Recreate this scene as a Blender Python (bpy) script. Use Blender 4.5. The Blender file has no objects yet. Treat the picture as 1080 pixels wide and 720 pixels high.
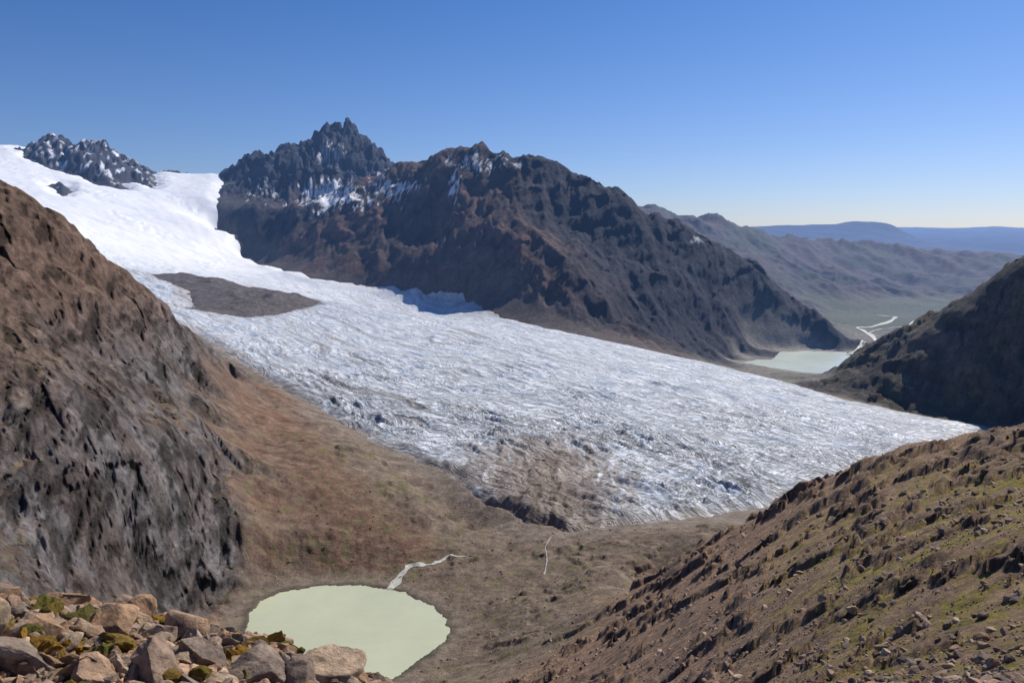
import bpy, math, time
import numpy as np
T0=time.time()
QUAL=0.82
F=850.0; PITCH=math.atan(110/850.0)
cp,sp=math.cos(PITCH),math.sin(PITCH)
def ray(u,v):
    x=(u-540)/F; y=-(v-360)/F
    hy=cp+y*sp; vz=-sp+y*cp; h=math.hypot(x,hy)
    return math.atan2(x,hy), vz/h
rng=np.random.default_rng(7)
# ---------------------------------------------------------------- noise
PERM=rng.permutation(256).astype(np.int32); PERM=np.concatenate([PERM,PERM])
ANG=rng.random(256)*2*np.pi; GX=np.cos(ANG).astype(np.float32); GY=np.sin(ANG).astype(np.float32)
RV=rng.random((256,5)).astype(np.float32)
def perlin(x,y,seed=0):
    x=x+seed*17.37; y=y+seed*9.71
    x0=np.floor(x); y0=np.floor(y); xf=(x-x0).astype(np.float32); yf=(y-y0).astype(np.float32)
    xi=x0.astype(np.int64)&255; yi=y0.astype(np.int64)&255
    u=xf*xf*xf*(xf*(xf*6-15)+10); v=yf*yf*yf*(yf*(yf*6-15)+10)
    def g(ix,iy,dx,dy):
        h=PERM[(PERM[ix]+iy)&255]
        return GX[h]*dx+GY[h]*dy
    x1=(xi+1)&255; y1=(yi+1)&255
    a=g(xi,yi,xf,yf); b=g(x1,yi,xf-1,yf); c=g(xi,y1,xf,yf-1); d=g(x1,y1,xf-1,yf-1)
    a=a+u*(b-a); c=c+u*(d-c)
    return (a+v*(c-a))*1.5
def fbm(x,y,oct=4,seed=0,gain=.5):
    s=0;a=1;n=0
    for k in range(oct):
        s=s+a*perlin(x*2**k,y*2**k,seed+k*3); n+=a; a*=gain
    return s/n
def blocks(x,y,seed=0):
    """fractured rock: every cell is its own tilted facet"""
    x=x+seed*13.1; y=y+seed*7.7
    x0=np.floor(x); y0=np.floor(y); best=np.full(x.shape,9.,np.float32); H=np.zeros(x.shape,np.float32)
    xi=x0.astype(np.int64); yi=y0.astype(np.int64); xf=(x-x0).astype(np.float32); yf=(y-y0).astype(np.float32)
    for i in(-1,0,1):
        for j in(-1,0,1):
            h=PERM[(PERM[(xi+i)&255]+((yi+j)&255))&255]
            dx=xf-i-.15-.7*RV[h,0]; dy=yf-j-.15-.7*RV[h,1]; d=dx*dx+dy*dy
            m=d<best; best=np.where(m,d,best)
            H=np.where(m,(RV[h,2]-.5)*.8+dx*(RV[h,3]-.5)*1.1+dy*(RV[h,4]-.5)*1.1,H)
    return H
def sst(a,b,x):
    t=np.clip((x-a)/(b-a),0,1); return t*t*(3-2*t)
# ---------------------------------------------------------------- control points
TAGS=['ledge','slope','cliff','scree','moraine','ice','snow','floor','mbrown','mdark','peak','rhill','far','plateau']
TI={t:i for i,t in enumerate(TAGS)}
pa=[];ps=[];pt=[];pg=[]
def addline(tag,P,back=None,das=.03,dss=.15):
    out=[]
    for i in range(len(P)):
        if i==0: out.append(P[0]); continue
        a,b=P[i-1],P[i]
        n=max(1,int(max(abs(b[0]-a[0])/das,abs(b[1]-a[1])/dss)+.999))
        for k in range(1,n+1):
            f=k/n; out.append(tuple(a[j]+(b[j]-a[j])*f for j in range(3)))
    for q in out:
        pa.append(q[0]);ps.append(q[1]);pt.append(q[2]);pg.append(TI[tag])
        if back:
            pa.append(q[0]);ps.append(q[1]+back[0]);pt.append(q[2]-back[1]);pg.append(TI[tag])
def conv(P,mode):
    R=[]
    for (u,v,w) in P:
        a,t=ray(u,v); r=w if mode=='r' else w/t
        assert r>0,(u,v,w)
        R.append((a,math.log(r),t))
    return R
def FR(tag,P,back=None): addline(tag,conv(P,'r'),back)
def FZ(tag,P,back=None): addline(tag,conv(P,'z'),back)
def FT(tag,P): addline(tag,[(math.radians(a),math.log(r),t) for a,r,t in P],das=.09)
# near ground
FT('ledge',[(-48,2.2,-.75),(48,2.2,-.75)])
FT('ledge',[(-48,5,-.68),(-8,5,-.70),(48,5,-.64)])
FR('ledge',[(-260,640,12.5),(-150,640,12),(0,640,11.5),(100,648,11),(200,660,10.5),(300,688,10),(365,712,9.4)])
FR('ledge',[(-260,720,9),(-150,720,9),(0,722,8.6),(150,725,8.5),(300,730,8.8)])
FT('cliff',[(-48,17,-.80),(-12,17,-.82),(-8,12,-.74)])
FT('cliff',[(-48,40,-.9),(-8,40,-.85)])
FT('cliff',[(-48,120,-.85),(-8,120,-.85)])
FT('cliff',[(-48,280,-.62),(-25,300,-.68),(-8,320,-.78)])
FT('slope',[(-6,12,-.72),(4,12,-.7)]); FT('slope',[(-6,40,-.78),(3,40,-.74)]); FT('slope',[(-6,130,-.78),(1,130,-.74)])
FT('slope',[(-5,300,-.74),(-2,300,-.68)])
FT('slope',[(8,12,-.68),(48,11,-.58)]); FT('slope',[(10,28,-.66),(48,22,-.53)]); FT('slope',[(5,70,-.68),(18,60,-.6)])
# right-hand slope
FR('slope',[(560,724,440),(620,722,330),(700,722,200),(760,722,135),(850,722,90),(950,722,62),(1080,722,45),(1250,722,35)])
FR('slope',[(640,684,400),(720,660,290),(800,630,220),(900,600,170),(1000,580,130),(1080,560,120),(1250,540,110)])
FR('slope',[(690,635,520),(760,600,430),(830,570,370),(900,545,320),(1000,520,260),(1080,505,240),(1250,480,220)])
FR('slope',[(700,608,640),(740,581,640),(780,558,620),(830,532,590),(870,510,560),(900,491,540),(930,485,530),(950,474,520),(1000,464,490),(1080,449,450),(1250,422,420)],back=(.16,.05))
# valley
FZ('moraine',[(450,722,-347),(520,695,-340),(570,670,-325)])
FZ('moraine',[(480,650,-348),(540,625,-344),(600,612,-336),(650,600,-318)])
FZ('moraine',[(500,590,-344),(560,582,-340),(620,576,-336),(680,570,-325),(740,562,-312)])
FZ('moraine',[(245,650,-345),(262,628,-347),(300,612,-347),(350,606,-347),(405,612,-348),(440,622,-348),(478,650,-348),(484,675,-348),(460,705,-348)])
FZ('moraine',[(370,650,-354),(370,680,-354)])
# left cliff
FR('cliff',[(-260,20,1080),(-100,125,1150),(0,190,1200),(30,208,1220),(60,230,1250),(90,252,1270),(120,274,1300),(150,300,1330),(175,320,1370),(205,348,1420),(240,376,1450)],back=(.12,.04))
FR('cliff',[(-260,290,780),(-100,320,850),(0,340,900),(60,350,1000),(120,365,1080),(170,385,1150),(210,405,1250)])
FR('cliff',[(-260,450,600),(-100,460,640),(0,470,660),(80,480,700),(150,480,780),(200,475,900),(235,465,1020)])
FR('cliff',[(-260,600,460),(-100,600,500),(0,600,540),(80,602,620),(150,604,730),(215,615,785)])
FR('cliff',[(150,545,745),(200,550,800),(235,550,840)])
FR('scree',[(245,400,1430),(255,440,1230),(262,480,1070),(268,530,940),(280,580,845)])
FR('scree',[(290,412,1450),(300,440,1280),(320,480,1080),(350,520,960),(380,570,865)])
FR('moraine',[(350,446,1260),(375,464,1180),(410,490,1085),(450,524,985),(490,559,910)],back=(.03,.008))
FR('scree',[(430,575,858),(350,590,835)])
# glacier
GE1=[(205,350,-238),(240,373,-262),(275,395,-285),(310,416,-300),(350,440,-312),(390,463,-320),(430,480,-325),(470,500,-330),(520,530,-334),(560,550,-337),(600,561,-338),(640,556,-338),(680,551,-342),(740,545,-355),(800,535,-375),(860,515,-395),(920,490,-415),(1000,468,-430),(1055,455,-440)]
GE2=[(1055,452,-440),(1000,444,-436),(960,437,-434),(900,425,-430),(850,410,-427),(810,400,-424),(760,388,-418),(700,375,-405),(640,361,-385),(580,347,-360),(530,335,-335),(490,317,-300),(450,309,-270),(400,303,-250),(330,293,-205),(275,281,-168),(240,265,-90)]
GE3=[(228,240,5300),(230,215,5700),(238,194,6300)]
FZ('ice',GE1); FZ('ice',GE2); FR('snow',GE3)
FZ('ice',[(280,350,-265),(400,350,-300),(500,370,-335),(600,400,-365),(700,420,-388),(800,440,-405),(900,455,-420)])
FZ('ice',[(250,310,-210),(350,320,-250),(450,340,-300),(550,372,-345)])
FZ('ice',[(400,420,-312),(500,450,-330),(600,480,-345),(700,490,-360),(800,500,-380)])
FZ('ice',[(550,510,-338),(640,520,-342)])
FR('snow',[(-260,235,4000),(0,232,4200),(100,250,4600),(190,270,4700)])
FR('snow',[(-260,200,5000),(50,202,5450),(150,214,5600),(200,232,5350)])
FR('snow',[(20,175,6200),(100,190,6000),(180,195,6200)])
FZ('ice',[(100,305,-150),(160,320,-210)]); FZ('ice',[(0,290,-90),(-200,290,-90)])
FZ('ice',[(150,292,-175),(200,292,-165)])
FR('snow',[(-260,160,6900),(0,157,6750),(28,157,6700)],back=(.1,.03))
FR('peak',[(30,156,6600),(42,150,6650),(58,148,6700),(72,155,6700),(88,167,6700),(105,160,6700),(118,166,6700),(135,173,6700),(152,184,6700)],back=(.08,.03))
FR('snow',[(160,187,6750),(195,187,6800),(232,193,6700)],back=(.1,.03))
# mountains
FR('peak',[(240,189,6400),(250,174,6500),(262,167,6600),(272,165,6600),(285,174,6700),(298,160,6800),(310,171,6900),(318,171,7000),(324,152,7050),(335,143,7100),(345,136,7100),(353,140,7100),(364,138,7100),(376,142,7100),(386,151,7000),(400,163,6900),(416,178,6800)],back=(.07,.035))
FR('peak',[(260,197,6100),(300,194,6100),(350,182,6350),(390,190,6350)])
FR('mbrown',[(330,215,5500),(370,204,5600),(400,191,5600),(430,182,5450),(445,172,5300),(470,163,5100),(495,156,4950),(510,157,4900)],back=(.06,.03))
FR('mdark',[(512,159,4900),(530,167,4850),(545,176,4800),(556,168,4750),(575,172,4700),(590,177,4650),(605,188,4600),(630,198,4500),(660,211,4450),(690,224,4450),(715,238,4500),(740,252,4550),(770,269,4600),(800,285,4600),(830,307,4600),(860,333,4500),(880,351,4400),(889,361,4350)],back=(.08,.03))
FR('mdark',[(640,350,3400),(700,364,3550),(740,372,3700),(790,371,4000),(840,367,4100),(885,365,4200)])
FR('mbrown',[(500,225,4350),(530,248,3900),(570,266,3720),(600,288,3540),(640,318,3420),(680,351,3350)])
FR('mdark',[(590,240,4220),(640,265,4120),(700,300,4000),(760,335,4080)])
FR('mbrown',[(320,245,4950),(400,248,4550),(460,255,4280)])
FR('mbrown',[(340,278,4400),(400,288,4150),(450,293,3980),(490,298,3850)])
FR('mdark',[(250,225,5500),(300,232,5250),(330,232,5150)])
# right hill
FR('rhill',[(872,398,2950),(900,383,2900),(930,366,2800),(960,347,2720),(990,330,2660),(1020,312,2600),(1050,294,2550),(1080,277,2500),(1250,175,2450)],back=(.12,.04))
FR('rhill',[(860,412,2560),(920,419,2420),(980,435,2300),(1048,448,2200),(1100,444,2150),(1250,432,2050)])
FZ('floor',[(800,400,-470),(845,404,-470)])
# lake basin
FZ('floor',[(770,378,-550),(800,369,-553),(850,367,-553),(905,371,-556)]); FZ('floor',[(780,394,-545),(830,397,-552),(870,397,-552),(912,391,-552)])
FZ('floor',[(840,382,-566),(880,382,-566)])
FZ('floor',[(900,358,-575),(950,352,-580),(1080,350,-580),(1250,350,-580)])
FZ('floor',[(885,342,-585),(950,336,-590),(1080,336,-590),(1250,336,-590)])
FZ('floor',[(880,327,-600),(960,324,-600),(1040,322,-600),(1250,322,-600)])
FR('far',[(820,318,6600),(790,290,6900),(840,300,7600),(950,303,9000),(1060,305,9500)])
FR('far',[(560,222,8500),(640,218,8700),(690,222,8800),(725,233,9000),(742,236,9100),(757,228,9200),(775,240,9300),(800,247,9600),(850,253,10500),(900,258,11000),(960,265,11500),(1030,272,12000),(1250,280,12000)],back=(.12,.02))
FR('far',[(730,250,8000),(800,268,8600),(880,280,9500),(980,287,10500)])
FT('far',[(-48,11000,-.04),(0,12000,-.04)]); FT('far',[(-48,18000,-.03),(20,17000,-.03)])
FT('plateau',[(25,17000,-.03),(48,17000,-.03)])
FR('plateau',[(300,246,26000),(760,244,26000),(800,242,26000),(822,238,26000),(845,239,26000),(856,242,26000),(875,238,26000),(900,234,26000),(935,235,26000),(948,240,26000),(956,249,26000),(970,254,26000),(990,259,25000),(1020,264,25000)],back=(.08,.02))
FR('plateau',[(900,243,40000),(960,240,40000),(990,241,40000),(1005,246,40000),(1030,240,40000),(1060,239,40000),(1080,244,40000),(1250,243,40000)],back=(.08,.02))
FR('plateau',[(-260,246,40000),(300,246,40000)])
FT('plateau',[(-48,62000,-.03),(48,62000,-.03)])
pa=np.array(pa);ps=np.array(ps);pt=np.array(pt);pg=np.array(pg)
key=np.round(np.stack([pa,ps],1)/.004).astype(int); _,ix=np.unique(key,axis=0,return_index=True)
pa,ps,pt,pg=pa[ix],ps[ix],pt[ix],pg[ix]; N=len(pa)
D=np.hypot(pa[:,None]-pa[None],ps[:,None]-ps[None])
A=np.zeros((N+3,N+3)); A[:N,:N]=D-np.eye(N)*1e-4; A[:N,N]=1;A[:N,N+1]=pa;A[:N,N+2]=ps;A[N:,:N]=A[:N,N:].T
W=np.linalg.solve(A,np.concatenate([pt,[0,0,0]]))
# ---------------------------------------------------------------- grids
AZ0=math.radians(44)
def sgrid():
    segs=[(math.log(2.4),3.5,.014),(3.5,6.2,.0045),(6.2,6.75,.0024),(6.75,9.1,.003),(9.1,11.0,.007)]
    out=[]
    for a,b,d in segs:
        n=int((b-a)/(d/QUAL)); out.append(np.linspace(a,b,n,endpoint=False))
    return np.concatenate(out)
S=sgrid(); NA=int(2*AZ0/(.00135/QUAL)); AZ=np.linspace(-AZ0,AZ0,NA); NS=len(S)
R=np.exp(S)
ca=np.linspace(-AZ0,AZ0,360); cs=np.arange(S[0]-.01,S[-1]+.03,.011)
CA,CS=np.meshgrid(ca,cs); q=CA.ravel(); w_=CS.ravel()
Tc=np.empty(q.size); Gc=np.zeros((len(TAGS),q.size),np.float32)
onehot=np.zeros((N,len(TAGS)),np.float32); onehot[np.arange(N),pg]=1
wq=q+.010*fbm(q*25,w_*25,3,5); ww=w_+.02*fbm(q*22,w_*22,3,9)
for i in range(0,q.size,20000):
    j=slice(i,i+20000)
    d=np.sqrt((q[j,None]-pa)**2+(w_[j,None]-ps)**2)
    Tc[j]=d@W[:N]+W[N]+W[N+1]*q[j]+W[N+2]*w_[j]
    d2=(wq[j,None]-pa)**2+((ww[j,None]-ps))**2+2e-5
    g=((1/d2)**2.2).astype(np.float64)@onehot; Gc[:,j]=(g/g.sum(1,keepdims=True)).T
Tc=Tc.reshape(CA.shape); Gc=Gc.reshape((len(TAGS),)+CA.shape)
fa=(AZ-ca[0])/(ca[1]-ca[0]); ia=np.clip(fa.astype(int),0,len(ca)-2); fa=(fa-ia).astype(np.float32)
fs=(S-cs[0])/(cs[1]-cs[0]); isx=np.clip(fs.astype(int),0,len(cs)-2); fs=(fs-isx).astype(np.float32)
def up(C):
    C=C.astype(np.float32)
    a=C[isx]*(1-fs[:,None])+C[isx+1]*fs[:,None]
    return a[:,ia]*(1-fa)+a[:,ia+1]*fa
TT=up(Tc); G={t:up(Gc[i]) for t,i in TI.items()}
X=(R[:,None]*np.sin(AZ)[None]); Y=(R[:,None]*np.cos(AZ)[None]); RR=np.repeat(R[:,None],NA,1).astype(np.float32)
AA=np.repeat(AZ[None],NS,0).astype(np.float32); SS=np.repeat(S[:,None],NA,1).astype(np.float32)
BASE=TT*RR
print('grid',NS,NA,N,time.time()-T0)
def sdpoly(P,a,s):
    P=np.array(P); n=len(P); d=np.full(a.shape,1e9,np.float32); ins=np.zeros(a.shape,bool)
    for i in range(n):
        x1,y1=P[i];x2,y2=P[(i+1)%n]; ex,ey=x2-x1,y2-y1; L=ex*ex+ey*ey+1e-12
        t=np.clip(((a-x1)*ex+(s-y1)*ey)/L,0,1)
        d=np.minimum(d,(a-x1-t*ex)**2+(s-y1-t*ey)**2)
        c=((y1>s)!=(y2>s))&(a<(x2-x1)*(s-y1)/(y2-y1+1e-12)+x1); ins^=c
    d=np.sqrt(d); return np.where(ins,d,-d)
def polyZ(P): return [(a,s) for a,s,t in conv(P,'z')]
def polyR(P): return [(a,s) for a,s,t in conv(P,'r')]
def sdgrid(P,lo,hi):
    i0=np.searchsorted(S,math.log(lo)); i1=np.searchsorted(S,math.log(hi))
    out=np.full(AA.shape,-1,np.float32)
    out[i0:i1]=sdpoly(P,AA[i0:i1],SS[i0:i1]); return out
gpoly=polyZ(GE1)+polyZ(GE2)+polyR(GE3+[(236,191,6900),(160,180,7300),(0,150,7300),(-300,150,7300),(-300,200,4000)])+polyZ([(-200,300,-120),(0,300,-120),(100,325,-180)])
SDG=sdgrid(gpoly,600,8000)
wig=(.005*fbm(AA*60,SS*60,3,2)+.012*fbm(AA*18,SS*18,2,22)*sst(1900,1200,RR))*sst(math.log(9000),math.log(5000),SS)
SDG=SDG+np.where(SDG>-.5,wig,0)
isl1=polyZ([(150,293,-178),(200,296,-185),(260,301,-212),(335,308,-240),(352,318,-262),(332,329,-268),(270,336,-250),(225,341,-245),(180,337,-235),(205,322,-215),(200,310,-205),(165,301,-190)])
isl2=polyR([(22,159,6550),(34,170,6300),(62,178,6150),(85,188,6050),(100,200,5900),(118,210,5850),(134,210,5850),(126,192,6050),(150,198,6100),(163,207,5980),(162,190,6350),(156,178,6900),(100,145,6950),(40,135,6900)])
isl3=polyR([(158,186,6650),(170,180,6900),(218,185,6950),(224,190,6700),(190,189,6650)])
isl4=polyR([(52,196,5650),(66,190,5750),(76,202,5550),(66,210,5400)])
for p in (isl1,isl2,isl3,isl4):
    sd=sdgrid(p,2500,8000); SDG=np.minimum(SDG,-(sd+.010*fbm(AA*70,SS*70,4,12)))
isl1sd=sdgrid(isl1,2500,4500); isl2sd=np.maximum(np.maximum(sdgrid(isl2,5300,7500),sdgrid(isl3,5300,7500)),sdgrid(isl4,5300,7500))
PONDZ=-352.0; LAKEZ=-560.0
pond=polyZ([(262,648,PONDZ),(274,634,PONDZ),(300,623,PONDZ),(340,618,PONDZ),(388,618,PONDZ),(425,625,PONDZ),(450,635,PONDZ),(468,648,PONDZ),(475,661,PONDZ),(469,676,PONDZ),(450,692,PONDZ),(425,708,PONDZ),(408,720,PONDZ),(380,738,PONDZ),(330,742,PONDZ),(280,720,PONDZ),(255,680,PONDZ)])
lake=polyZ([(784,382,LAKEZ),(798,379,LAKEZ),(815,379,LAKEZ),(822,371,LAKEZ),(850,370,LAKEZ),(893,371,LAKEZ),(903,379,LAKEZ),(899,388,LAKEZ),(880,394,LAKEZ),(850,393,LAKEZ),(815,388,LAKEZ)])
SDP=sdgrid(pond,450,1100); SDL=sdgrid(lake,2800,5200)
SDP=SDP+np.where(SDP>-.5,.008*fbm(AA*40,SS*40,3,3),0)
SDL=SDL+np.where(SDL>-.5,.003*fbm(AA*90,SS*90,2,3),0)
# ---------------------------------------------------------------- roughness
AMP=dict(ledge=.05,slope=.075,cliff=.12,scree=.05,moraine=.06,ice=.03,snow=.012,floor=.012,mbrown=.14,mdark=.15,peak=.18,rhill=.13,far=.12,plateau=.02)
RID=dict(ledge=.2,slope=.2,cliff=.4,scree=.3,moraine=.2,ice=0.3,snow=0,floor=0,mbrown=.8,mdark=.85,peak=1,rhill=.6,far=.8,plateau=.5)
BLK=dict(ledge=.05,slope=.0,cliff=.10,scree=.0,moraine=.0,ice=0,snow=0,floor=0,mbrown=.04,mdark=.06,peak=.30,rhill=.06,far=.0,plateau=0)
HZD=dict(ledge=0,slope=.0,cliff=.40,scree=.02,moraine=.0,ice=0,snow=0,floor=0,mbrown=.24,mdark=.28,peak=.3,rhill=.28,far=.0,plateau=0)
amp=sum(AMP[t]*G[t] for t in TAGS); rid=sum(RID[t]*G[t] for t in TAGS); blk=sum(BLK[t]*G[t] for t in TAGS); hzd=sum(HZD[t]*G[t] for t in TAGS)
pm=np.clip(isl2sd*80+.2,0,1); amp=np.maximum(amp,.16*pm); blk=np.maximum(blk,.36*pm)
im=np.clip(isl1sd*80,0,1); amp=np.maximum(amp,.10*im)
oc=fbm(AA*9+3,SS*8+.7,4,61)+.35*fbm(AA*45,SS*60,4,64)
outc=sst(.15,.30,oc)*np.clip(G['slope']+.35*G['moraine']+.2*G['scree']+.6*G['rhill'],0,1)*sst(50,90,RR)*(RR<3500)
outc*=sst(0,.08,-SDP)*sst(0,.05,-SDG)
blk=np.maximum(blk,.08*outc); hzd=np.maximum(hzd,.45*outc*(RR<1200))
NZ=np.zeros(AA.shape,np.float32); BZ=np.zeros(AA.shape,np.float32); HZ=np.zeros(AA.shape,np.float32)
def octave(lam,seed):
    LO=.085; HI=.0048
    lo=lam/LO; hi=lam/HI
    i0=np.searchsorted(R,lo*.6); i1=np.searchsorted(R,hi)
    if i1<=i0: return
    sl=slice(i0,i1); x=X[sl]; y=Y[sl]; r=RR[sl]
    wgt=sst(lo*.6,lo*1.3,r)*(1-sst(hi*.6,hi,r))
    wgt*=1-.85*G['peak'][sl]*(1-sst(lam/.03*.7,lam/.03,r))
    wgt*=1+.5*sst(lam/.03,lam/.008,r)
    wx=x+lam*.5*perlin(x/lam/1.7,y/lam/1.7,seed+50); wy=y+lam*.5*perlin(x/lam/1.7,y/lam/1.7,seed+60)
    n1=perlin(wx/lam,wy/lam,seed)
    am=sst(1900,2400,r); left=(AA[sl]<0)
    dx=np.where(am>.5,0.05,np.where(left,.80,-.75)); dy=np.where(am>.5,-1.,np.where(left,-.6,-.66))
    al=wx*dx+wy*dy; ac=wx*dy-wy*dx
    st=np.where(am>.5,2.6,1.4)
    n2=perlin(al/lam/st,ac/lam*1.05,seed+20)
    rg=(1-2.4*np.abs(n2))
    n=n1*(1-rid[sl])+rg*.8*rid[sl]
    NZ[sl]+=(wgt*lam*n).astype(np.float32)
    wb=sst(lam/.05*.6,lam/.05,r)*(1-sst(hi*.6,hi,r))
    BZ[sl]+=(wb*lam*blocks(ac/lam*1.1+.25*n1,al/lam*.9,seed)).astype(np.float32)
    zz=BASE[sl]
    HZ[sl]+=(wb*lam*(.6*blocks(ac/lam*.8+.4*n1,(zz+.45*ac+.3*lam*n1)/lam*1.9,seed+3)+.45*perlin(ac/lam,(zz+.45*ac)/lam*1.8,seed+9))).astype(np.float32)
lam=.06;k=0
while lam<2200:
    octave(lam,k*5+1); lam*=1.93; k+=1
fade=np.ones_like(RR)
fade*=1-.85*sst(-.05,-.005,SDG)
ZB=BASE+NZ*amp*fade+BZ*blk*fade
ph=(ZB*.85+X*.42+Y*.10+14*fbm(X/110,Y/110,4,77)+5*fbm(X/25,Y/25,3,78))
stp=0
for per,hh in((61.,20.),(23.,7.5),(9.,2.)):
    f=ph/per+.25*fbm(X/50,Y/50,3,int(per)); f=f-np.floor(f); stp=stp+hh*(sst(.45,1.,f)-f)
Zt=ZB+G['cliff']*(RR>350)*fade*stp*.75*(.3+1.1*sst(-.2,.3,fbm(X/160,Y/160,3,79)))
Zt+=outc*RR*.011*(1+.5*fbm(AA*40,SS*40,3,70))
Zt+=np.clip(pm+G['peak']*(TT>.03),0,1)*RR*.0045*(1-2.4*np.abs(fbm(AA*110,SS*30,2,71)))*sst(.02,.06,TT)
wp=sst(.0,.10,-SDP); Zt=np.where(SDP>-.1,(PONDZ+.6)*(1-wp)+np.maximum(Zt,PONDZ+1.5)*wp,Zt)
Zt=np.where(SDP>0,PONDZ-.3-SDP*120,Zt)
wl=sst(.0,.03,-SDL); Zt=np.where(SDL>-.03,(LAKEZ+1)*(1-wl)+np.maximum(Zt,LAKEZ+2)*wl,Zt)
Zt=np.where(SDL>0,LAKEZ-.5-SDL*300,Zt)
Zt+=np.clip(isl1sd,0,.05)/.05*14
Zt+=np.clip(isl2sd,0,.02)/.02*30
Zt-=sst(0,.02,SDG)*RR*.008+sst(-.002,.002,SDG)*2
def Zat(a,s,off=0):
    i=np.clip(np.searchsorted(S,s)-1,0,NS-2); j=np.clip(((a+AZ0)/(AZ[1]-AZ[0])).astype(int),0,NA-2)
    f=(s-S[i])/(S[i+1]-S[i]); g=(a-AZ[j])/(AZ[1]-AZ[0])
    return (Zt[i,j]*(1-f)+Zt[i+1,j]*f)*(1-g)+(Zt[i,j+1]*(1-f)+Zt[i+1,j+1]*f)*g
# ---------------------------------------------------------------- colours (albedo, with some shade and airlight painted in)
def c(*v): return np.array(v,np.float32)
COL=dict(ledge=c(.22,.16,.11),slope=c(.26,.17,.113),cliff=c(.145,.12,.11),scree=c(.185,.115,.08),moraine=c(.195,.15,.115),ice=c(.2,.165,.135),snow=c(.06,.06,.065),  # mbrown, mdark: rock tones with the lit and shaded sides put in
 floor=c(.17,.16,.13),mbrown=c(.08,.056,.054),mdark=c(.027,.029,.041),peak=c(.040,.048,.072),rhill=c(.085,.074,.066),far=c(.06,.058,.068),plateau=c(.010,.026,.07))  # plateau blue is distant airlight put into its colour
C=np.zeros(AA.shape+(3,),np.float32)
for t in TAGS: C+=G[t][...,None]*COL[t]
def mixc(m,col):
    global C
    C+=np.clip(m,0,1)[...,None].astype(np.float32)*(np.array(col,np.float32)-C)
mixc(G['ice']*sst(2200,2900,RR)*.85,(.062,.052,.05))
gy=np.gradient(Zt,axis=0)/np.gradient(RR,axis=0); gx=np.gradient(Zt,axis=1)/(RR*(AZ[1]-AZ[0])); slope=np.hypot(gx,gy)
n_big=fbm(AA*14,SS*14,4,31); n_med=fbm(AA*70,SS*70,4,41); n_fin=fbm(AA*260,SS*160,3,51)
hi_=sst(-170,-50,BASE+60*n_big)
mixc(G['cliff']*hi_*.85,(.16,.102,.076)); mixc(G['cliff']*(1-hi_)*sst(-.15,.2,n_big)*.65,(.18,.172,.178))
mixc(G['cliff']*sst(.95,.5,slope)*.8,(.20,.135,.098))
mixc(G['cliff']*sst(.10,.3,n_med+.4*n_big)*sst(1.1,.7,slope)*.5,(.12,.11,.05))
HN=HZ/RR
C*=(1-G['cliff']*.65*sst(.001,-.012,HN)*(RR>350))[...,None]  # recessed cliff blocks darkened: crevice shade put into the colour
C*=(1-(G['mdark']+G['mbrown']+G['peak']+G['rhill'])*.4*sst(.001,-.012,HN))[...,None]  # same crevice shade painted into mountain and hill rock
C*=(1+.25*n_big+.45*n_med+.4*n_fin)[...,None]
rock=sst(.8,1.3,slope)*(G['slope']+G['scree']+G['moraine']+G['mbrown']*.6)
mixc(rock*.4,(.12,.095,.085)); mixc(outc*.55*sst(-.3,.2,n_med+.5*n_fin+.2),(.13,.095,.08))
ny_=sst(-.15,.15,n_big+.9*n_med+.4*n_fin)
gm=ny_*(1-sst(.9,1.3,slope))*(1-.7*outc)
rr_=sst(.26,.46,AA+.14*n_big)*sst(560,220,RR)
mixc(G['slope']*gm*.8*rr_,(.18,.16,.028))
mixc(G['slope']*gm*sst(.05,.35,n_fin+n_med)*.8*rr_,(.27,.22,.032))
mixc(G['slope']*sst(.15,.4,n_med-n_big*.5)*.4,(.33,.24,.165))
mixc(G['ledge']*sst(-.05,.2,n_med)*.8,(.15,.11,.02))
mixc((G['moraine']+G['scree'])*sst(.14,.26,n_med+.5*n_big)*.65*(RR<1200)*(SDG<-.05),(.105,.11,.035))
mixc((G['moraine']+G['scree'])*sst(.1,.4,n_med-.6*n_big)*.4*(RR<1300),(.25,.20,.155))
mixc(G['rhill']*sst(-.1,.3,n_big+.4*n_med)*.6,(.10,.10,.045))
mixc(G['floor']*sst(5000,6000,RR)*.7,(.05,.07,.04))
mixc(np.clip(G['floor']*1.0*sst(4800,4300,RR),0,1)*sst(-.06,-.0,SDL)*.8,(.28,.26,.22))
mixc(G['far']*sst(-.1,.3,n_big)*.5,(.08,.05,.045)); mixc(G['far']*sst(.05,.3,-n_big)*.5,(.04,.06,.04))
mixc(G['mbrown']*sst(-.1,.3,n_big+.5*n_med)*.7,(.135,.082,.07))
mixc((G['mbrown']+G['mdark'])*sst(.03,.10,AA)*.6*(RR>3200),(.030,.031,.043))  # right flank darkened by bearing: dark rock plus its shade painted in
mixc(isl1sd*300,(.10,.088,.085)); C*=np.where(isl1sd>0,1+.8*n_fin+.5*n_med,1)[...,None]
mixc(pm,(.045,.05,.07))
mixc(sst(-.04,0,SDP)*(SDP<0)*.5,(.22,.19,.155)); mixc(sst(-.012,-.004,SDP)*.7,(.09,.075,.06))
EL=TT
def snowblob(u,v,du,dv,thr,k=1.):
    a0,t0=ray(u,v); m=np.exp(-((AA-a0)/(du/F))**2-((EL-t0)/(dv/F))**2)*(RR>3800)
    n=fbm(X/26,Y/90,5,88,.7)
    mixc(sst(thr,thr+.07,m*.8+n*.95-.25)*k,(.74,.76,.8))
snowblob(352,213,50,15,.30); snowblob(478,203,9,20,.34); snowblob(500,176,48,14,.44,.8); snowblob(415,198,44,16,.42,.8)
snowblob(545,180,16,8,.42,.6); snowblob(735,262,14,5,.40,.6); snowblob(350,168,35,20,.54,.6); snowblob(280,205,40,18,.56,.6)
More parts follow.
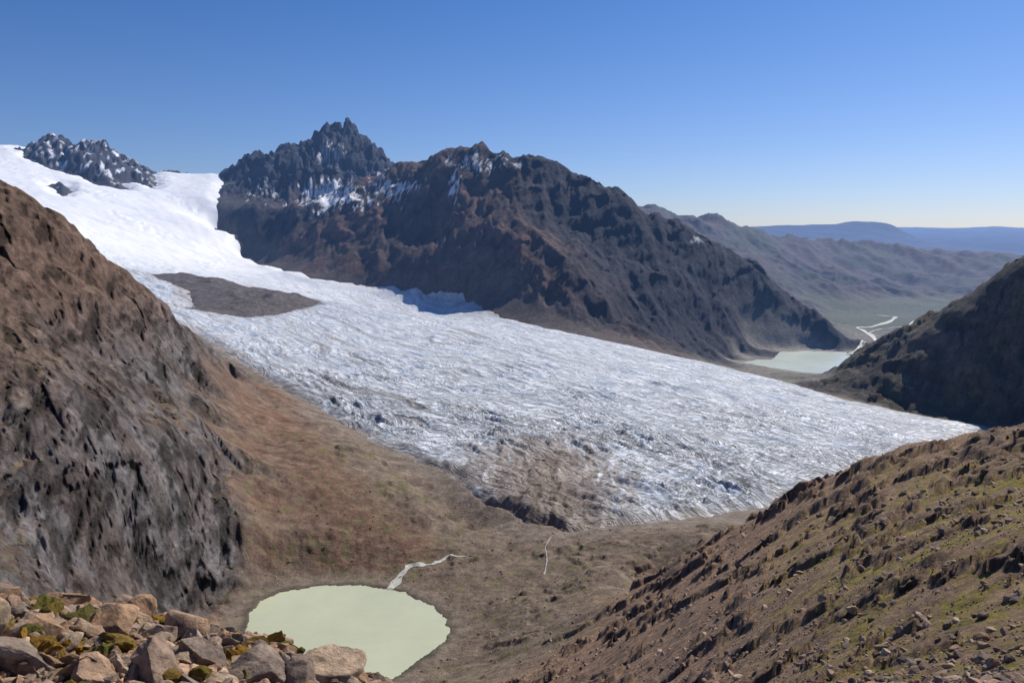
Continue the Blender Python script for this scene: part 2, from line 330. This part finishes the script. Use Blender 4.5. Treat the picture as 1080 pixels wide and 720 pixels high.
mixc(pm*sst(.16,.26,fbm(X/50,Y/80,4,91))*.95,(.7,.72,.77))
C=np.clip(C,.008,.9)
HAZE_GLOW=np.minimum(1-np.exp(-np.maximum(RR-1500,0)/15000),.60)+.28*sst(15000,22000,RR)+.42*sst(30000,38000,RR)  # painted airlight: emission strength grows with distance from the origin
HF=np.clip(HZ*hzd*fade*sst(.25,.7,np.abs(gy)+.5*np.abs(gx))*sst(0,.06,-SDP)*sst(0,.04,-SDL),-.02*RR,.02*RR)
HF=np.where(G['ledge']>.3,0,HF)
XD=X*(1-HF/RR); YD=Y*(1-HF/RR)
print('colors',time.time()-T0)
# ---------------------------------------------------------------- materials
def newmat(name,attr=True,base=(.5,.5,.5),rough=.95,nscale=1.0,bump=.3,bscale=2.,var=.5,haze_glow=False,dist=1.0,spec=.2,crack=None,flow=None):
    m=bpy.data.materials.new(name); m.use_nodes=True; nt=m.node_tree; N_=nt.nodes; L=nt.links; b=N_['Principled BSDF']
    b.inputs['Roughness'].default_value=rough; b.inputs['Specular IOR Level'].default_value=spec
    tc=N_.new('ShaderNodeTexCoord')
    nz=N_.new('ShaderNodeTexNoise'); nz.inputs['Scale'].default_value=nscale; nz.inputs['Detail'].default_value=8; nz.inputs['Roughness'].default_value=.72
    L.new(tc.outputs['Object'],nz.inputs['Vector'])
    mr=N_.new('ShaderNodeMapRange'); mr.inputs['From Min'].default_value=.32;mr.inputs['From Max'].default_value=.68
    mr.inputs['To Min'].default_value=1-var; mr.inputs['To Max'].default_value=1+var; L.new(nz.outputs['Fac'],mr.inputs['Value'])
    mx=N_.new('ShaderNodeVectorMath'); mx.operation='SCALE'
    if attr:
        at=N_.new('ShaderNodeAttribute'); at.attribute_name='Col'; L.new(at.outputs['Color'],mx.inputs[0])
    else: mx.inputs[0].default_value=base
    fac=mr.outputs['Result']; hgt=None
    if crack:
        mp=N_.new('ShaderNodeMapping'); mp.inputs['Rotation'].default_value=(.5,.55,.3); mp.inputs['Scale'].default_value=(crack[0],crack[0]*.5,crack[0]*2.2)
        wn=N_.new('ShaderNodeTexNoise'); wn.inputs['Scale'].default_value=crack[0]*1.2; wn.inputs['Detail'].default_value=7; wn.inputs['Roughness'].default_value=.7
        L.new(tc.outputs['Object'],wn.inputs['Vector'])
        wm=N_.new('ShaderNodeVectorMath'); wm.operation='SCALE'; wm.inputs['Scale'].default_value=3.2; L.new(wn.outputs['Color'],wm.inputs[0])
        L.new(tc.outputs['Object'],mp.inputs['Vector'])
        ad=N_.new('ShaderNodeVectorMath'); L.new(mp.outputs[0],ad.inputs[0]); L.new(wm.outputs[0],ad.inputs[1])
        vc=N_.new('ShaderNodeTexVoronoi'); L.new(ad.outputs[0],vc.inputs['Vector']); vc.inputs['Scale'].default_value=1.
        sx=N_.new('ShaderNodeSeparateColor'); L.new(vc.outputs['Color'],sx.inputs[0])
        cv=N_.new('ShaderNodeMapRange'); cv.inputs['To Min'].default_value=1-crack[1]; cv.inputs['To Max'].default_value=1+crack[1]; L.new(sx.outputs[0],cv.inputs['Value'])
        m2=N_.new('ShaderNodeMath'); m2.operation='MULTIPLY'; L.new(fac,m2.inputs[0]); L.new(cv.outputs['Result'],m2.inputs[1]); fac=m2.outputs[0]
        hgt=sx.outputs[1]; hs=crack[2]
    if flow:
        # fine crevasse streaks: one set stretched along the ice flow, one across it; only where the surface is bare ice (attribute alpha)
        wn=N_.new('ShaderNodeTexNoise'); wn.inputs['Scale'].default_value=.006; wn.inputs['Detail'].default_value=3; L.new(tc.outputs['Object'],wn.inputs['Vector'])
        wm=N_.new('ShaderNodeVectorMath'); wm.operation='MULTIPLY_ADD'; wm.inputs[1].default_value=(160,160,0); L.new(wn.outputs['Color'],wm.inputs[0]); L.new(tc.outputs['Object'],wm.inputs[2])
        outs=[]
        for sc_,rt_,lo_ in (((70,8,40),flow,.42),((28,6,40),flow+1.25,.60)):
            mp=N_.new('ShaderNodeMapping'); mp.vector_type='TEXTURE'; mp.inputs['Rotation'].default_value=(0,0,rt_); mp.inputs['Scale'].default_value=sc_
            L.new(wm.outputs[0],mp.inputs['Vector'])
            fn=N_.new('ShaderNodeTexNoise'); fn.inputs['Scale'].default_value=1.; fn.inputs['Detail'].default_value=4; fn.inputs['Roughness'].default_value=.7; L.new(mp.outputs[0],fn.inputs['Vector'])
            cv=N_.new('ShaderNodeMapRange'); cv.inputs['From Min'].default_value=.38; cv.inputs['From Max'].default_value=.53; cv.inputs['To Min'].default_value=lo_; cv.inputs['To Max'].default_value=1.06; L.new(fn.outputs['Fac'],cv.inputs['Value']); outs.append(cv.outputs['Result'])
        m3=N_.new('ShaderNodeMath'); m3.operation='MULTIPLY'; L.new(outs[0],m3.inputs[0]); L.new(outs[1],m3.inputs[1])
        lm=N_.new('ShaderNodeMix'); lm.data_type='FLOAT'; lm.inputs[2].default_value=1.; L.new(at.outputs['Alpha'],lm.inputs[0]); L.new(m3.outputs[0],lm.inputs[3])
        m2=N_.new('ShaderNodeMath'); m2.operation='MULTIPLY'; L.new(fac,m2.inputs[0]); L.new(lm.outputs[0],m2.inputs[1]); fac=m2.outputs[0]
        hgt=lm.outputs[0]; hs=8.
    L.new(fac,mx.inputs['Scale']); L.new(mx.outputs[0],b.inputs['Base Color'])
    if bump:
        n2=N_.new('ShaderNodeTexNoise'); n2.inputs['Scale'].default_value=bscale; n2.inputs['Detail'].default_value=9; n2.inputs['Roughness'].default_value=.72
        L.new(tc.outputs['Object'],n2.inputs['Vector'])
        bp=N_.new('ShaderNodeBump'); bp.inputs['Strength'].default_value=bump; bp.inputs['Distance'].default_value=dist
        L.new(n2.outputs['Fac'],bp.inputs['Height']); L.new(bp.outputs['Normal'],b.inputs['Normal'])
        if hgt:
            b3=N_.new('ShaderNodeBump'); b3.inputs['Strength'].default_value=.8; b3.inputs['Distance'].default_value=hs
            L.new(hgt,b3.inputs['Height']); L.new(b3.outputs['Normal'],bp.inputs['Normal'])
    if haze_glow:
        a2=N_.new('ShaderNodeAttribute'); a2.attribute_name='HazeGlow'
        L.new(a2.outputs['Fac'],b.inputs['Emission Strength']); b.inputs['Emission Color'].default_value=(.080,.155,.34,1)  # terrain itself glows blue in place of scattered airlight
    return m
def gridmesh(name,Z,cellmask,mat,col=None,haze_glow=None,alpha=None,PX=None,PY=None):
    PX=XD if PX is None else PX; PY=YD if PY is None else PY
    ii,jj=np.nonzero(cellmask)
    v00=ii*NA+jj; quads=np.stack([v00,v00+1,v00+NA+1,v00+NA],1)
    used=np.unique(quads); remap=np.zeros(NS*NA,np.int32); remap[used]=np.arange(len(used))
    quads=remap[quads].astype(np.int32)
    co=np.stack([PX.ravel()[used],PY.ravel()[used],Z.ravel()[used]],1).astype(np.float32)
    me=bpy.data.meshes.new(name); me.vertices.add(len(co)); me.vertices.foreach_set('co',co.ravel())
    me.loops.add(quads.size); me.loops.foreach_set('vertex_index',quads.ravel())
    me.polygons.add(len(quads)); me.polygons.foreach_set('loop_start',np.arange(0,quads.size,4,dtype=np.int32))
    me.update(calc_edges=True)
    me.polygons.foreach_set('use_smooth',np.ones(len(quads),bool))
    if col is not None:
        at=me.attributes.new('Col','FLOAT_COLOR','POINT'); cc=np.ones((len(used),4),np.float32); cc[:,:3]=col.reshape(-1,3)[used]
        if alpha is not None: cc[:,3]=alpha.ravel()[used]
        at.data.foreach_set('color',cc.ravel())
    if haze_glow is not None:
        at=me.attributes.new('HazeGlow','FLOAT','POINT'); at.data.foreach_set('value',haze_glow.ravel()[used].astype(np.float32))
    o=bpy.data.objects.new(name,me); bpy.context.collection.objects.link(o); me.materials.append(mat); return o
lab=np.stack([G[t] for t in TAGS]).argmax(0)[:-1,:-1]
groups={'rocky_ground':['ledge'],'hillside':['slope'],'rock_cliff':['cliff'],'valley_ground':['scree','moraine','ice','floor'],'snow_field':['snow'],
 'mountain':['mbrown','mdark'],'mountain_peaks':['peak'],'hill':['rhill'],'distant_hills':['far'],'distant_plateau':['plateau']}
MS={'rocky_ground':(3.,.8,9.,.12),'hillside':(.25,.9,.30,2.2),'rock_cliff':(.06,1.,.08,7.),'valley_ground':(.06,.8,.12,4.),'snow_field':(.02,.3,.05,3.),
 'mountain':(.02,.9,.03,16.),'mountain_peaks':(.02,.9,.03,20.),'hill':(.03,.9,.05,10.),'distant_hills':(.008,.5,.01,25.),'distant_plateau':(.001,0.,.01,1.)}
CR={'rock_cliff':(.06,.30,5.),'mountain':(.014,.15,10.),'mountain_peaks':(.014,.2,12.),'hill':(.02,.2,8.)}
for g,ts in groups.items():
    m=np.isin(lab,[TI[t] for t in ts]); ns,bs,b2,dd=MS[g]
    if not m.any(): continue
    mat=newmat(g+'_material',nscale=ns,bump=bs,bscale=b2,dist=dd,haze_glow=g in('mountain','mountain_peaks','hill','distant_hills','distant_plateau','valley_ground','snow_field'),var=.4,crack=CR.get(g))
    gridmesh(g,Zt,m,mat,C,HAZE_GLOW)
print('terrain',time.time()-T0)
# ---------------------------------------------------------------- glacier
gi0=np.searchsorted(R,700); gi1=np.searchsorted(R,8000)
gs=slice(gi0,gi1); x=X[gs];y=Y[gs];r=RR[gs]; sdg=SDG[gs]; aa=AA[gs]; lr=np.log(r)
wx=x+110*fbm(x/420,y/420,3,3)+10*fbm(x/60,y/60,3,6); wy=y+110*fbm(x/420,y/420,3,4)+10*fbm(x/60,y/60,3,7)
al=wx*.66-wy*.75; ac=wx*.75+wy*.66
low=sst(4600,3400,r)
g=np.zeros_like(r)
for lam,am,sd in ((110,3.,1),(56,2.6,2),(32,3.0,3),(20,3.6,4),(12,3.2,5)):
    n=1-2.8*np.abs(perlin(al/lam,ac/lam/2.6,sd*7)); n2=1-2.8*np.abs(perlin(al/lam/5.,ac/lam*1.2,sd*7+3))
    wl_=1-sst(lam/.006*.6,lam/.006,r)
    g+=am*wl_*(.3*n+.7*n2)
patch=.6+.8*sst(-.25,.25,fbm(x/220,y/220,3,44))
serac=sst(2300,1300,r)
term=np.exp(-((aa-.045)/.125)**2)*sst(1500,1120,r)
g*=low*(.55+.45*serac)*patch*(1-.3*term)
g+=(1-low)*(7*fbm(x/200,y/200,4,9)+3*perlin(x/60,y/30,8)+sst(.15,.4,fbm(x/300,y/300,2,10))*4*(1-2.5*np.abs(perlin(x/50,y/22,18))))
w=.008
edge=sst(-w,w*2.2,sdg)
zg=BASE[gs]+g*sst(0,.03,sdg)+(edge-.36)*r*(.0062+.007*term)
ZG=BASE.copy(); 
rw=aa+.02*fbm(aa*14,lr*14,3,1)
zg+=term*5.*fbm(rw*75,lr*9,3,5)*sst(0,.03,sdg)
ZG[gs]=zg
gm=np.zeros((NS-1,NA-1),bool); gm[gi0:gi1-1]=(SDG[gi0:gi1-1,:-1]>-.012)
CG=np.zeros(AA.shape+(3,),np.float32)
cg=np.ones(r.shape+(3,),np.float32)*c(.70,.75,.82)
cg+=(1-low)[...,None]*c(.08,.05,.01)
def mg(m,col):
    global cg
    m=np.clip(m,0,1)[...,None].astype(np.float32); cg=cg+m*(np.array(col,np.float32)-cg)
fl=fbm(al/620,ac/30,4,13); fd=fbm(x/40,y/40,4,19); fe=fbm(al/120,ac/40,4,23)
mg(low*sst(.0,.4,fl)*.35,(.46,.46,.46))
mg(low*sst(.0,.5,fe)*.55,(.34,.47,.66))
mg((1-low)*sst(.0,.4,fbm(x/160,y/90,4,57))*.35,(.55,.63,.75))
mg(low*sst(.02,.0,sdg+.03*fe)*.5*(aa<.25),(.30,.23,.17))
dirt=fbm(rw*90,lr*8,5,37,.62)
mg(term*sst(-.20,.10,dirt*1.3+.25*fd+.02+1.0*(term-.5))*.88,(.27,.195,.135))
mg(term*sst(.05,.25,fbm(rw*60,lr*9,4,47)+.6*(term-.6))*.65,(.16,.112,.078))
mg(low*sst(.02,.0,sdg+.02*fe)*.3,(.38,.32,.27))
mg(low*sst(.16,.30,fl+.30*fe)*.45*sst(.14,-.06,aa),(.28,.225,.18))
mg(low*sst(.05,.0,sdg)*sst(-.1,.3,fe+.5*fd)*.35*(aa>.1),(.33,.28,.24))
mg(sst(.3,-1.5,g/3.)*low*.5*(1-term),(.22,.35,.53))  # blue shade painted into the crevasse troughs
CG[gs]=cg
AL=np.zeros(AA.shape,np.float32); AL[gs]=low*(.6+.4*serac)*(1-.5*term)
mgl=newmat('glacier_ice',nscale=.15,bump=.6,bscale=.10,dist=4.,var=.12,rough=.6,spec=.3,haze_glow=True,flow=math.atan2(-.75,.66))
gridmesh('glacier',ZG,gm,mgl,CG,HAZE_GLOW,alpha=AL,PX=X,PY=Y)
# ---------------------------------------------------------------- water
def water(name,poly,z,col):
    P=np.array(poly); ctr=P.mean(0); n=len(P)
    ring=[]
    for k in range(n):
        for f in np.linspace(0,1,4,endpoint=False):
            p=P[k]*(1-f)+P[(k+1)%n]*f; d=p-ctr; p=ctr+d*(1+.015/np.hypot(*d)); ring.append((math.exp(p[1])*math.sin(p[0]),math.exp(p[1])*math.cos(p[0]),z))
    me=bpy.data.meshes.new(name); me.from_pydata(ring,[],[list(range(len(ring)))]); me.update()
    o=bpy.data.objects.new(name,me); bpy.context.collection.objects.link(o)
    m=newmat(name+'_water',attr=False,base=col,rough=.22,nscale=.008,bump=.08,bscale=.5,dist=.3,var=.09,spec=.4); me.materials.append(m); return o
water('glacial_pond',pond,PONDZ,(.52,.55,.38)); water('lake',lake,LAKEZ,(.62,.70,.64))
def stream(name,pts,width,lift=.5,col=(.42,.42,.40)):
    Q=conv(pts,'z'); a=np.array([p[0] for p in Q]); s=np.array([p[1] for p in Q]); n=(len(a)-1)*14+1
    t=np.linspace(0,len(a)-1,n); a=np.interp(t,range(len(a)),a)+.0012*perlin(t*.9,t*0+.5,3); s=np.interp(t,range(len(s)),s)+.004*perlin(t*.9,t*0+.5,9)
    for _ in range(6):
        a[1:-1]=(a[:-2]+a[1:-1]+a[2:])/3; s[1:-1]=(s[:-2]+s[1:-1]+s[2:])/3
    x=np.exp(s)*np.sin(a); y=np.exp(s)*np.cos(a); dx=np.gradient(x);dy=np.gradient(y);l=np.hypot(dx,dy)+1e-9; vs=[];fs_=[]
    wn=1+.7*perlin(t*1.7,t*0+.3,5)
    for k in range(n):
        w=(width[0]+(width[1]-width[0])*k/n)*wn[k]
        for sg in(-1,-.33,.33,1):
            px=x[k]-dy[k]/l[k]*w*sg/2;py=y[k]+dx[k]/l[k]*w*sg/2
            z=float(Zat(np.array([math.atan2(px,py)]),np.array([math.log(math.hypot(px,py))]))[0])+lift
            vs.append((px,py,z))
    for k in range(n-1):
        for j in range(3): fs_.append((4*k+j,4*k+j+1,4*k+j+5,4*k+j+4))
    me=bpy.data.meshes.new(name); me.from_pydata(vs,[],fs_); me.update(); o=bpy.data.objects.new(name,me); bpy.context.collection.objects.link(o)
    me.materials.append(newmat(name+'_water',attr=False,base=col,rough=.5,nscale=.2,bump=.2,bscale=1.,var=.25)); return o
stream('stream',[(406,623,-350),(418,613,-349),(427,603,-349),(434,599,-349),(456,598,-348),(470,591,-347),(480,588,-345),(492,587,-345)],(10,1.5),col=(.5,.5,.44))
stream('stream',[(574,606,-339),(578,590,-338),(575,575,-338),(582,566,-338)],(1.2,1.))
stream('river',[(896,374,-560),(918,366,-565),(926,358,-572),(914,351,-578),(903,347,-580),(922,343,-583),(940,338,-585),(946,333,-590),(925,330,-596)],(30,34),lift=3.,col=(.38,.40,.38))
stream('river',[(914,352,-578),(930,347,-581),(955,343,-584),(965,338,-586)],(15,12),lift=3.,col=(.34,.35,.34))
# ---------------------------------------------------------------- rocks
def ico(sub):
    import bmesh
    bm=bmesh.new(); bmesh.ops.create_icosphere(bm,subdivisions=sub,radius=1)
    v=np.array([q.co[:] for q in bm.verts]); f=np.array([[w.index for w in q.verts] for q in bm.faces]); bm.free(); return v,f
ICO={k:ico(k) for k in (1,2,3,5)}
def rockshape(v,rg,planes=11,rough=.03):
    v=v.copy(); nr=rg.normal(size=(planes,3)); nr/=np.linalg.norm(nr,axis=1)[:,None]
    for n_ in nr:
        d=rg.uniform(.42,.78); q=v@n_; m=q>d; v[m]-=np.outer(q[m]-d,n_)
    if rough:
        o=rg.uniform(0,50)
        for lam,a in((.7,rough*1.4),(.3,rough),(.12,rough*.6),(.05,rough*.35)):
            v+=(v/np.linalg.norm(v,axis=1)[:,None])*(a*(perlin(v[:,0]/lam+o,v[:,1]/lam+v[:,2]/lam*1.3,3))[:,None])
    v*=rg.uniform(.65,1.25,3)*np.array([1.15,1.,.72]); return v
def rot(rg,tilt=.35):
    a=rg.uniform(0,2*np.pi);b=rg.normal()*tilt;c_=rg.normal()*tilt
    Rz=np.array([[math.cos(a),-math.sin(a),0],[math.sin(a),math.cos(a),0],[0,0,1]]);Rx=np.array([[1,0,0],[0,math.cos(b),-math.sin(b)],[0,math.sin(b),math.cos(b)]]);Ry=np.array([[math.cos(c_),0,math.sin(c_)],[0,1,0],[-math.sin(c_),0,math.cos(c_)]])
    return Ry@Rx@Rz
def mkmesh(name,V,Fc,mat,col=None,smooth=False):
    me=bpy.data.meshes.new(name); me.vertices.add(len(V)); me.vertices.foreach_set('co',V.astype(np.float32).ravel()); Fc=Fc.astype(np.int32)
    me.loops.add(Fc.size); me.loops.foreach_set('vertex_index',Fc.ravel()); me.polygons.add(len(Fc)); me.polygons.foreach_set('loop_start',np.arange(0,Fc.size,3,dtype=np.int32)); me.update(calc_edges=True)
    me.polygons.foreach_set('use_smooth',np.full(len(Fc),smooth))
    if col is not None:
        at=me.attributes.new('Col','FLOAT_COLOR','POINT'); at.data.foreach_set('color',np.concatenate([col,np.ones((len(col),1))],1).astype(np.float32).ravel())
    me.materials.append(mat); o=bpy.data.objects.new(name,me); bpy.context.collection.objects.link(o); return o
rg=np.random.default_rng(11)
mrock=newmat('boulder_rock',nscale=4.,bump=1.,bscale=10.,dist=.06,var=.65)
mrub=newmat('rubble_rock',nscale=2.,bump=.5,bscale=6.,dist=.1,var=.4)
palette=[c(.42,.28,.185),c(.32,.23,.17),c(.46,.34,.235),c(.38,.24,.145),c(.28,.215,.17)]
def place(u,v,r,size,name='boulder',sub=5,sink=.2):
    a,_=ray(u,v); s=math.log(r); z=float(Zat(np.array([a]),np.array([s]))[0])
    vv,ff=ICO[sub]; q=(rockshape(vv,rg)*size)@rot(rg).T+np.array([r*math.sin(a),r*math.cos(a),z+size*sink])
    col=np.tile(palette[rg.integers(5)],(len(q),1)); return mkmesh(name,q,ff,mrock,col,True)
big=[(20,700,9.0,.40),(65,655,10.6,.34),(50,690,9.6,.30),(120,690,9.8,.34),(150,660,10.6,.30),(195,675,10.0,.30),(215,700,9.2,.40),(265,705,9.0,.36),(292,662,10.3,.34),(340,700,9.3,.38),(245,662,10.8,.26),(95,640,11.2,.28),(10,650,11.3,.32),(170,715,8.7,.38),(320,722,8.9,.32),(-40,690,9.4,.5),(100,720,8.6,.32),(-60,650,11,.4),(130,655,11,.26),(375,715,9.3,.25),(40,640,11.5,.3),(180,648,11,.3)]
for b in big: place(b[0],b[1],b[2],b[3])
def scatter(name,n,fa,fr,fsz,sub,mat,pal,rough=.04,keep=None):
    V=[];Fs=[];Cs=[];o=0; vv,ff=ICO[sub]; shapes=[rockshape(vv,rg,9,rough) for _ in range(24)]
    a=fa(n); s=np.log(fr(n,a))
    if keep is not None:
        m=keep(a,s); a=a[m]; s=s[m]; n=len(a)
    z=Zat(a,s); sz=fsz(n,np.exp(s))
    for k in range(n):
        q=(shapes[rg.integers(24)]*sz[k])@rot(rg,.5).T+np.array([math.exp(s[k])*math.sin(a[k]),math.exp(s[k])*math.cos(a[k]),z[k]+sz[k]*.15])
        V.append(q);Fs.append(ff+o);o+=len(q);Cs.append(np.tile(pal[rg.integers(len(pal))]*rg.uniform(.7,1.25),(len(q),1)))
    return mkmesh(name,np.concatenate(V),np.concatenate(Fs),mat,np.concatenate(Cs),False)
scatter('rock_rubble',2200,lambda n:rg.uniform(-.72,-.12,n),lambda n,a:rg.uniform(7.8,11.9,n),lambda n,r:.03+.15*rg.random(n)**2.,3,mrock,palette,.05)
mmoss=newmat('moss_cushion',nscale=30.,bump=1.,bscale=60.,dist=.03,var=.6)
scatter('moss',260,lambda n:rg.uniform(-.72,-.14,n),lambda n,a:rg.uniform(8.2,11.8,n),lambda n,r:.08+.14*rg.random(n),3,mmoss,[c(.15,.11,.02),c(.22,.14,.03),c(.13,.115,.025),c(.24,.13,.02)],.12,keep=lambda a,s:perlin(a*12,s*12,4)>.0)
spal=[c(.30,.215,.16),c(.22,.16,.125),c(.38,.285,.21),c(.17,.13,.105),c(.28,.18,.125)]
clus=lambda a,s: (fbm(a*14,s*12,3,5)+.25*rg.random(len(a)))>.0
scatter('scree_rocks',22000,lambda n:rg.uniform(.0,.72,n),lambda n,a:np.exp(rg.uniform(math.log(35),math.log(620),n)),lambda n,r:np.sqrt(r)*.015*(1+5.*rg.random(n)**9),2,mrub,spal,keep=clus)
scatter('valley_boulders',2500,lambda n:rg.uniform(-.35,.2,n),lambda n,a:rg.uniform(600,1000,n),lambda n,r:.4+1.4*rg.random(n)**6,1,mrub,spal,keep=lambda a,s:sdpoly(pond,a,s)<-.01)
# ---------------------------------------------------------------- light
SAZ=math.radians(40); SEL=math.radians(42)
w=bpy.data.worlds.new('World'); bpy.context.scene.world=w; w.use_nodes=True; nt=w.node_tree
bg=nt.nodes['Background']; sky=nt.nodes.new('ShaderNodeTexSky'); sky.sky_type='NISHITA'; sky.sun_disc=False
sky.sun_elevation=SEL; sky.sun_rotation=SAZ; sky.altitude=1400; sky.air_density=1.; sky.dust_density=1.4; sky.ozone_density=3.
tcw=nt.nodes.new('ShaderNodeTexCoord'); sep=nt.nodes.new('ShaderNodeSeparateXYZ'); nt.links.new(tcw.outputs['Generated'],sep.inputs[0])
mrw=nt.nodes.new('ShaderNodeMapRange'); mrw.inputs['From Min'].default_value=0.; mrw.inputs['From Max'].default_value=.34; nt.links.new(sep.outputs['Z'],mrw.inputs['Value'])
mixw=nt.nodes.new('ShaderNodeMix'); mixw.data_type='VECTOR'; mixw.inputs[4].default_value=(.86,.92,1.20); mixw.inputs[5].default_value=(.34,.70,1.16)
nt.links.new(mrw.outputs['Result'],mixw.inputs[0])
mul=nt.nodes.new('ShaderNodeVectorMath'); mul.operation='MULTIPLY'
nt.links.new(sky.outputs[0],mul.inputs[0]); nt.links.new(mixw.outputs[1],mul.inputs[1]); nt.links.new(mul.outputs[0],bg.inputs[0]); bg.inputs[1].default_value=.080
sl=bpy.data.lights.new('sun','SUN'); sl.energy=5.; sl.angle=math.radians(.5); sl.color=(1,.92,.81)
so=bpy.data.objects.new('sun',sl); bpy.context.collection.objects.link(so)
from mathutils import Vector
d=Vector((math.sin(SAZ)*math.cos(SEL),math.cos(SAZ)*math.cos(SEL),math.sin(SEL))); so.rotation_euler=d.to_track_quat('Z','Y').to_euler()
cam=bpy.data.cameras.new('camera'); co=bpy.data.objects.new('camera',cam); bpy.context.collection.objects.link(co)
cam.sensor_width=36; cam.lens=F/1080*36; cam.clip_start=.5; cam.clip_end=200000
co.location=(0,0,0); co.rotation_euler=(math.pi/2-PITCH,0,0); bpy.context.scene.camera=co
sc=bpy.context.scene; sc.view_settings.view_transform='Standard'; sc.view_settings.look='None'; sc.view_settings.exposure=0
print('done',time.time()-T0)
